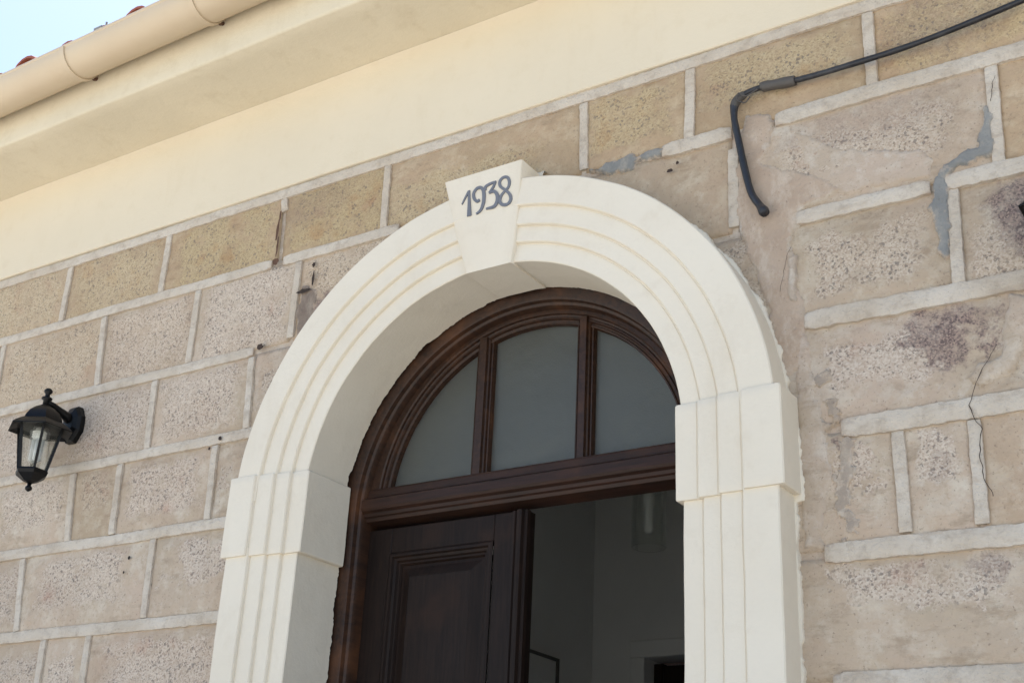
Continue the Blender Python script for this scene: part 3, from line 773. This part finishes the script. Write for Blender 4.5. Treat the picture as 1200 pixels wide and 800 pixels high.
numeral([ws([(-.0116, 3.6193), (-.0117, 3.6316), (.0069, 3.6374), (.0281, 3.6386)], [.007, .010, .009, .007]), ws([(.0258, 3.6392), (.0173, 3.6228), (.0022, 3.6064)], [.008, .0085, .008]), ws([(.0021, 3.6077), (.0196, 3.608), (.0321, 3.5916), (.0313, 3.5701), (.019, 3.5557), (-.0091, 3.5557)], [.009, .0105, .012, .0125, .011, .006])], 'grey painted numeral three')
numeral([ws([(.0599, 3.6031), (.0437, 3.6192), (.0424, 3.6363), (.0546, 3.6457), (.0708, 3.6415), (.0777, 3.6236), (.0729, 3.6071), (.0602, 3.5979), (.0464, 3.5851), (.0414, 3.5674), (.0523, 3.5537), (.0708, 3.5516), (.082, 3.5638), (.0782, 3.5826), (.0599, 3.6031)], [.009, .010, .0105, .0095, .010, .0105, .0095, .0085, .010, .0115, .0105, .0105, .011, .0105, .009])], 'grey painted numeral eight')

# ------------------------------------------------------------------ door frame, fanlight, door leaves
FY = .128                                            # frame front
dfp = [(.712, FY), (.630, FY), (.622, FY + .004), (.618, FY + .018), (.610, FY + .022), (.604, FY + .034), (.604, FY + .12), (.712, FY + .12)]
v, f = sweep(dfp, stations(0, 72, .2), .0008, True)
frame = make('door_frame', v, f, 'wood_arch', house); autosmooth(frame, 30)
# transom bar: moulded, running across under the fanlight
tp = [(.168, 2.800), (.164, 2.792), (.164, 2.772), (.150, 2.766), (.140, 2.758), (.139, 2.730), (.144, 2.722), (.156, 2.716), (.158, 2.706), (.166, 2.702), (.170, 2.692), (.185, 2.688), (.25, 2.688), (.25, 2.800)]
v, f = [], []
xs = [AX - .606, AX - .2, AX + .2, AX + .606]; m = len(tp)
for x in xs:
    for y, z in tp: v.append((x, y, z))
for i in range(3):
    for j in range(m): f.append((i * m + j, i * m + (j + 1) % m, (i + 1) * m + (j + 1) % m, (i + 1) * m + j))
f.append(tuple(range(m))); f.append(tuple(3 * m + j for j in reversed(range(m))))
tr = make('transom', v, f, 'wood_rail', frame); autosmooth(tr, 25)
# fanlight sash
GLR = .535; GC = 2.738
def arcst(a0, a1, n, c=(AX + .003, GC)): return [(c, (math.cos(R(a0 + (a1 - a0) * i / n)), math.sin(R(a0 + (a1 - a0) * i / n)))) for i in range(n + 1)]
a_s = math.degrees(math.asin(.062 / GLR))
sp = [(.615, .172), (.572, .172), (.568, .176), (.566, .184), (.560, .186), (.557, .181), (.552, .181), (.549, .189), (.545, .191), (.542, .187), (.538, .188), (.535, .198), (.535, .235), (.615, .235)]
v, f = sweep(sp, arcst(180 - 4, 4, 72), .0005, True)
fan = make('fanlight', v, f, 'wood_arch', house); autosmooth(fan, 30)
def mullion(x0, x1):
    xc = (x0 + x1) / 2; hw = (x1 - x0) / 2
    pr = [(-hw, .235), (-hw, .199), (-hw + .004, .189), (-hw + .008, .188), (-hw + .011, .193), (-hw + .014, .185), (-hw + .018, .182), (-hw + .021, .172), (hw - .021, .172), (hw - .018, .182), (hw - .014, .185), (hw - .011, .193), (hw - .008, .188), (hw - .004, .189), (hw, .199), (hw, .235)]
    ztop = GC + math.sqrt(.562 ** 2 - (xc - AX - .003) ** 2)
    v = [(xc + x, y, z) for z in (2.79, ztop) for x, y in pr]; m = len(pr)
    f = [(j, (j + 1) % m, m + (j + 1) % m, m + j) for j in range(m)] + [tuple(range(m)), tuple(m + j for j in reversed(range(m)))]
    o = make('mullion', v, f, 'wood_arch', fan); autosmooth(o, 25)
mullion(-.229, -.160); mullion(.150, .215)
def pane(xa, xb):
    n = 24; v = []; f = []
    for y in (.206, .212):
        for i in range(n + 1):
            x = xa + (xb - xa) * i / n; dd = .545 ** 2 - (x - AX - .003) ** 2
            v += [(x, y, 2.785), (x, y, GC + math.sqrt(max(dd, .0027)))]
    k = 2 * (n + 1)
    for i in range(n):
        a = 2 * i
        f += [(a, a + 2, a + 3, a + 1), (k + a, k + a + 1, k + a + 3, k + a + 2), (a, k + a, k + a + 2, a + 2), (a + 1, a + 3, k + a + 3, k + a + 1)]
    f += [(0, 1, k + 1, k), (2 * n, k + 2 * n, k + 2 * n + 1, 2 * n + 1)]
    o = make('pane', v, f, 'frosted_glass', fan); fix_normals(o)
pane(AX - .54, -.2); pane(-.19, .18); pane(.185, AX + .546)

def leaf(name):
    root = empty(name); root.parent = house
    w = .607
    # local x from hinge (0) to meeting edge (w), front at y = 0, thickness .05
    b = MB()
    b.bbox(.0, .095, 0, .05, .02, 2.67, .003); b.bbox(w - .115, w, 0, .05, .02, 2.67, .003)
    for z0, z1 in ((.02, .22), (1.02, 1.20), (2.585, 2.67)): b.bbox(.0952, w - .1152, .0008, .05, z0, z1, .003)
    st_ = b.build('stile_and_rail', 'wood_dark', root)
    for z0, z1 in ((.22, 1.02), (1.20, 2.585)):
        x0, x1 = .095, w - .115
        # stepped bolection moulding
        b = MB(); rings = [(0, -.004), (.006, -.008), (.014, -.008), (.018, .000), (.026, .002), (.030, .010), (.036, .010), (.040, .018)]
        for d_, y in rings: b.v += [(x0 + d_, y, z0 + d_), (x1 - d_, y, z0 + d_), (x1 - d_, y, z1 - d_), (x0 + d_, y, z1 - d_)]
        for i in range(len(rings) - 1):
            for j in range(4): b.f.append((i * 4 + j, i * 4 + (j + 1) % 4, i * 4 + 4 + (j + 1) % 4, i * 4 + 4 + j))
        pm = b.build('panel_moulding', 'wood_dark', root); fix_normals(pm)
        b = MB(); rings = [(.036, .020), (.050, .018), (.078, .004), (.082, .0015), (.086, .0015)]
        for d_, y in rings: b.v += [(x0 + d_, y, z0 + d_), (x1 - d_, y, z0 + d_), (x1 - d_, y, z1 - d_), (x0 + d_, y, z1 - d_)]
        for i in range(len(rings) - 1):
            for j in range(4): b.f.append((i * 4 + j, i * 4 + (j + 1) % 4, i * 4 + 4 + (j + 1) % 4, i * 4 + 4 + j))
        k = (len(rings) - 1) * 4; b.f.append((k, k + 1, k + 2, k + 3))
        b.box(x0 + .03, x1 - .03, .03, .045, z0 + .03, z1 - .03)
        b.build('panel', 'wood_dark', root)
    return root, w
lf, w = leaf('door_leaf'); lf.location = (AX - .606, .195, 0)
b = MB()
pr = [(-.030, .000), (-.030, -.012), (-.026, -.018), (-.018, -.018), (-.014, -.013), (-.010, -.013), (-.006, -.024), (.004, -.027), (.010, -.024), (.014, -.013), (.018, -.013), (.022, -.018), (.026, -.014), (.028, .0)]
m = len(pr); b.v = [(w - .012 + x, y - .0005, z) for z in (.02, 2.665) for x, y in pr]
b.f = [(j, (j + 1) % m, m + (j + 1) % m, m + j) for j in range(m)] + [tuple(range(m)), tuple(m + j for j in reversed(range(m)))]
o = b.build('astragal', 'wood_dark', lf); autosmooth(o, 25)
b = MB(); b.tube([(w - .07, 0, 1.05), (w - .07, -.05, 1.05), (w - .16, -.055, 1.05)], .009, 8); b.build('handle', 'tape_grey', lf, True)
rl, w = leaf('door_leaf'); rl.location = (AX + .612, .22, 0); rl.rotation_euler = (0, 0, R(88)); rl['label'] = 'right door leaf swung open into the hall'
lf['label'] = 'closed left door leaf with raised panel'

# ------------------------------------------------------------------ hall behind the door
XL, XR, YB, ZC = -1.09, 2.2, 2.5, 4.2
b = MB()
def quad(a, b_, c_, d_): b.add([a, b_, c_, d_], [(0, 1, 2, 3)])
quad((XL, .43, 0), (XL, YB, 0), (XL, YB, ZC), (XL, .43, ZC))
DX0, DX1, DZ = -.80, .1, 2.675
quad((XL, YB, 0), (DX0, YB, 0), (DX0, YB, ZC), (XL, YB, ZC)); quad((DX1, YB, 0), (XR, YB, 0), (XR, YB, ZC), (DX1, YB, ZC)); quad((DX0, YB, DZ), (DX1, YB, DZ), (DX1, YB, ZC), (DX0, YB, ZC))
quad((XR, .43, 0), (XR, YB, 0), (XR, YB, ZC), (XR, .43, ZC)); quad((XL, .43, ZC), (XR, .43, ZC), (XR, YB, ZC), (XL, YB, ZC))
quad((XL, .43, .02), (XR, .43, .02), (XR, YB, .02), (XL, YB, .02))
quad((DX0, YB, 0), (DX0, YB + .15, 0), (DX0, YB + .15, DZ), (DX0, YB, DZ)); quad((DX1, YB, 0), (DX1, YB + .15, 0), (DX1, YB + .15, DZ), (DX1, YB, DZ)); quad((DX0, YB, DZ), (DX0, YB + .15, DZ), (DX1, YB + .15, DZ), (DX1, YB, DZ))
quad((DX0 - .3, YB + 1.6, 0), (DX1 + .3, YB + 1.6, 0), (DX1 + .3, YB + 1.6, ZC), (DX0 - .3, YB + 1.6, ZC))
b.build('hall_wall', 'room_paint', house)
b = MB(); b.bbox(DX0 - .075, DX0, YB - .02, YB + .004, 0, DZ); b.bbox(DX1, DX1 + .075, YB - .02, YB + .004, 0, DZ); b.bbox(DX0 - .075, DX1 + .075, YB - .022, YB + .004, DZ + .0005, DZ + .08)
b.build('inner_door_trim', 'room_paint', house)
b = MB(); b.bbox(DX0 + .015, DX0 + .06, YB + .05, YB + .10, .02, DZ - .02); b.bbox(DX0 + .0605, DX1 - .02, YB + .055, YB + .095, .02, DZ - .03)
b.build('inner_door', 'wood_dark', house)

fr = tag(empty('picture_frame', (XL + .001, 2.04, 2.45)), 'dark framed panel hanging on the hall wall beside the door leaf', 'frame')
b = MB(); y0, y1, z0, z1 = -.26, .12, -.30, .176
for a in ((y0, y1, z1 - .012, z1), (y0, y1, z0, z0 + .012), (y0, y0 + .012, z0 + .0122, z1 - .0122), (y1 - .012, y1, z0 + .0122, z1 - .0122)): b.box(.0, .022, a[0], a[1], a[2], a[3])
b.build('frame_border', 'tape_grey', fr)
b = MB(); b.box(.0, .010, y0 + .0125, y1 - .0125, z0 + .0125, z1 - .0125); b.build('backing', 'room_paint', fr)

pl = tag(empty('pendant_lamp', (-.27, 1.5, 2.90)), 'unlit glass cylinder pendant lamp hanging in the dark hall', 'lamp')
b = MB(); prof_ = [(.068, 0), (.071, .004), (.071, .235), (.066, .24)]
n = 24
for r, z in prof_ + [(.064, .236), (.067, .23), (.067, .006), (.064, .002)]:
    for j in range(n): b.v.append((r * math.cos(2 * math.pi * j / n), r * math.sin(2 * math.pi * j / n), z))
for i in range(8):
    for j in range(n): b.f.append((i * n + j, i * n + (j + 1) % n, ((i + 1) % 8) * n + (j + 1) % n, ((i + 1) % 8) * n + j))
b.build('lamp_shade', 'thin_glass', pl, True)
b = MB(); b.lathe([(.014, .06), (.02, .08), (.02, .17), (.024, .18), (.024, .25), (.006, .26)], (0, 0, 0)); b.build('bulb_and_socket', 'room_paint', pl, True)
b = MB(); b.tube([(0, 0, .25), (0, 0, 1.30)], .004, 6); b.build('cord', 'iron_black', pl)

# ------------------------------------------------------------------ wall lanterns
def lantern():
    L = empty('wall_lantern')
    ay = -.155                                       # lantern axis in front of the wall
    HX = R(30)
    b = MB(); b.lathe([(.050, .140), (.062, .134), (.092, .117), (.112, .103), (.124, .092), (.124, .088), (.108, .096), (.050, .112)], (0, ay, 0), 6, HX); canopy = b.build('canopy', 'iron_black', L)
    b = MB(); b.lathe([(.080, .118), (.076, .134), (.062, .158), (.040, .178), (.020, .190), (.012, .196)], (0, ay, 0), 6, HX); autosmooth(b.build('dome', 'iron_black', canopy), 32)
    b = MB(); b.lathe([(.012, .190), (.012, .212), (.020, .217), (.020, .223), (.009, .229), (.009, .238), (.015, .245), (.016, .252), (.010, .260), (.002, .262)], (0, ay, 0), 12); b.build('finial', 'iron_black', canopy, True)
    rt, rb, zt, zb = .086, .052, .106, -.072
    b = MB()
    for j in range(6):
        a = HX + j * math.pi / 3
        p0 = Vector((rt * math.cos(a), ay + rt * math.sin(a), zt)); p1 = Vector((rb * math.cos(a), ay + rb * math.sin(a), zb))
        b.tube([p0, p1], .0062, 4)
    b.lathe([(rb + .006, zb + .008), (rb + .010, zb), (rb + .006, zb - .012), (.030, zb - .032), (.012, zb - .040)], (0, ay, 0), 6, HX)
    b.lathe([(rt - .01, zt - .006), (rt + .008, zt - .006), (rt + .008, zt + .004), (rt - .01, zt + .004)], (0, ay, 0), 6, HX)
    b.build('cage', 'iron_black', L)
    b = MB(); b.lathe([(.009, zb - .038), (.007, zb - .050), (.013, zb - .056), (.013, zb - .064), (.004, zb - .072)], (0, ay, 0), 10); b.build('bottom_finial', 'iron_black', L, True)
    for j in range(6):
        a0, a1 = HX + j * math.pi / 3, HX + (j + 1) * math.pi / 3
        q_ = []
        for off_ in (0, .002):
            for r, z in ((rt - .002 - off_, zt - .006), (rb - off_, zb + .006)):
                for a in (a0, a1): q_.append((r * math.cos(a), ay + r * math.sin(a), z))
        o = make('pane', q_, [(0, 2, 3, 1), (4, 5, 7, 6), (0, 1, 5, 4), (2, 6, 7, 3), (0, 4, 6, 2), (1, 3, 7, 5)], 'clear_glass', L); fix_normals(o)
    bulb = MB(); bulb.lathe([(.016, .100), (.018, .085), (.022, .080), (.022, .060), (.016, .055)], (0, ay, 0), 14)
    for dx in (-.011, .011):
        bulb.tube([(dx, ay - .011, .056), (dx, ay - .011, -.022), (dx, ay, -.030), (dx, ay + .011, -.022), (dx, ay + .011, .056)], .007, 8)
    for k in range(3): bulb.lathe([(.021, .062 + k * .009), (.026, .064 + k * .009), (.026, .067 + k * .009), (.021, .069 + k * .009)], (0, ay, 0), 14)
    bulb.build('bulb', 'white_plastic', L, True)
    # wall plate (octagonal, bossed) and the arm down to the dome
    b = MB(); k = len(b.v); n = 8; rings = [(1.0, -.0135), (1.0, -.022), (.86, -.034), (.55, -.044), (.001, -.046)]
    for s_, y in rings:
        for j in range(n):
            a = R(22.5) + 2 * math.pi * j / n; b.v.append((.052 * s_ * math.cos(a), y, .160 + .078 * s_ * math.sin(a)))
    for i in range(len(rings) - 1):
        for j in range(n): b.f.append((i * n + j, i * n + (j + 1) % n, (i + 1) * n + (j + 1) % n, (i + 1) * n + j))
    b.v += [(x, .01, z) for x, y, z in b.v[:n]]; k2 = len(b.v) - n
    for j in range(n): b.f.append((j, k2 + j, k2 + (j + 1) % n, (j + 1) % n))
    o = b.build('wall_plate', 'iron_black', L); fix_normals(o)
    b = MB(); b.tube([(0, -.03, .175), (0, -.06, .184), (0, -.095, .196), (0, -.125, .205), (0, ay, .208)], [.024, .018, .013, .011, .010], 10)
    b.tube([(0, -.035, .11), (0, -.06, .125), (0, -.085, .155), (0, -.10, .192)], [.012, .009, .007, .006], 8)
    b.build('arm', 'iron_black', L, True)
    return L
la = lantern()
la.location = (-1.965, 0, 3.022)
tag(la, 'black iron wall lantern with white bulb on the stones left of the door', 'wall lamp', 'wall lanterns beside the door')
lb = la.copy(); col.objects.link(lb)
for ch in list(la.children):
    c_ = ch.copy(); col.objects.link(c_); c_.parent = lb
    for g2 in ch.children:
        d_ = g2.copy(); col.objects.link(d_); d_.parent = c_
lb.location = (1.670, 0, 2.998)
lb['label'] = 'black wall lantern right of the door, roof tip at the right edge'

# ------------------------------------------------------------------ cable
cb = tag(empty('electric_cable', (.79, 0, 3.72)), 'black electric cable sagging across the stones with a taped splice and loose hanging end', 'cable')
P3 = [(2.9, -.16, 3.90, .0086), (1.735, -.050, 3.800, .0086), (1.6075, -.045, 3.777, .0086), (1.3387, -.038, 3.749, .0086), (1.1123, -.034, 3.746, .0088), (.9746, -.030, 3.7521, .0088), (.8766, -.030, 3.763, .0088), (.8235, -.030, 3.757, .0088), (.800, -.030, 3.742, .0088)]
def cat4(p, n=10):
    q_ = [p[0]] + p + [p[-1]]; out = []
    for i in range(1, len(q_) - 2):
        a, b_, c_, d_ = q_[i - 1:i + 3]
        for s in range(n):
            t = s / n; out.append(tuple(.5 * (2 * b_[k] + (c_[k] - a[k]) * t + (2 * a[k] - 5 * b_[k] + 4 * c_[k] - d_[k]) * t * t + (3 * b_[k] - a[k] - 3 * c_[k] + d_[k]) * t ** 3) for k in range(4)))
    out.append(p[-1]); return out
def cab(name, pts, mat):
    pp = cat4(pts); b = MB(); b.tube([(x - .79, y, z - 3.72) for x, y, z, r in pp], [p_[3] * (1 + .10 * nz(p_[0], 2, p_[2], 30)) for p_ in pp], 10); return b.build(name, mat, cb, True)
cab('span', P3, 'cable_black')
cab('hanging_end', [(.792, -.030, 3.728, .013), (.791, -.032, 3.700, .0106), (.794, -.034, 3.665, .0106), (.803, -.032, 3.605, .0106), (.8167, -.030, 3.515, .0106), (.8348, -.030, 3.426, .0106), (.8588, -.034, 3.378, .0106), (.874, -.040, 3.350, .015), (.8795, -.042, 3.340, .013)], 'cable_black')
cab('splice_sleeve', [(.978, -.030, 3.7515, .0135), (.974, -.030, 3.752, .0155), (.93, -.030, 3.757, .0158), (.885, -.030, 3.763, .0152), (.876, -.030, 3.763, .012)], 'tape_grey')
cab('bare_wire', [(.87, -.042, 3.752, .002), (.835, -.046, 3.738, .002), (.815, -.05, 3.752, .002), (.808, -.046, 3.735, .002), (.83, -.044, 3.718, .002), (.845, -.040, 3.735, .002)], 'tape_grey')
cab('tape', [(.826, -.030, 3.757, .0106), (.808, -.030, 3.749, .0135), (.796, -.031, 3.735, .0135), (.791, -.031, 3.716, .0106)], 'tape_grey')
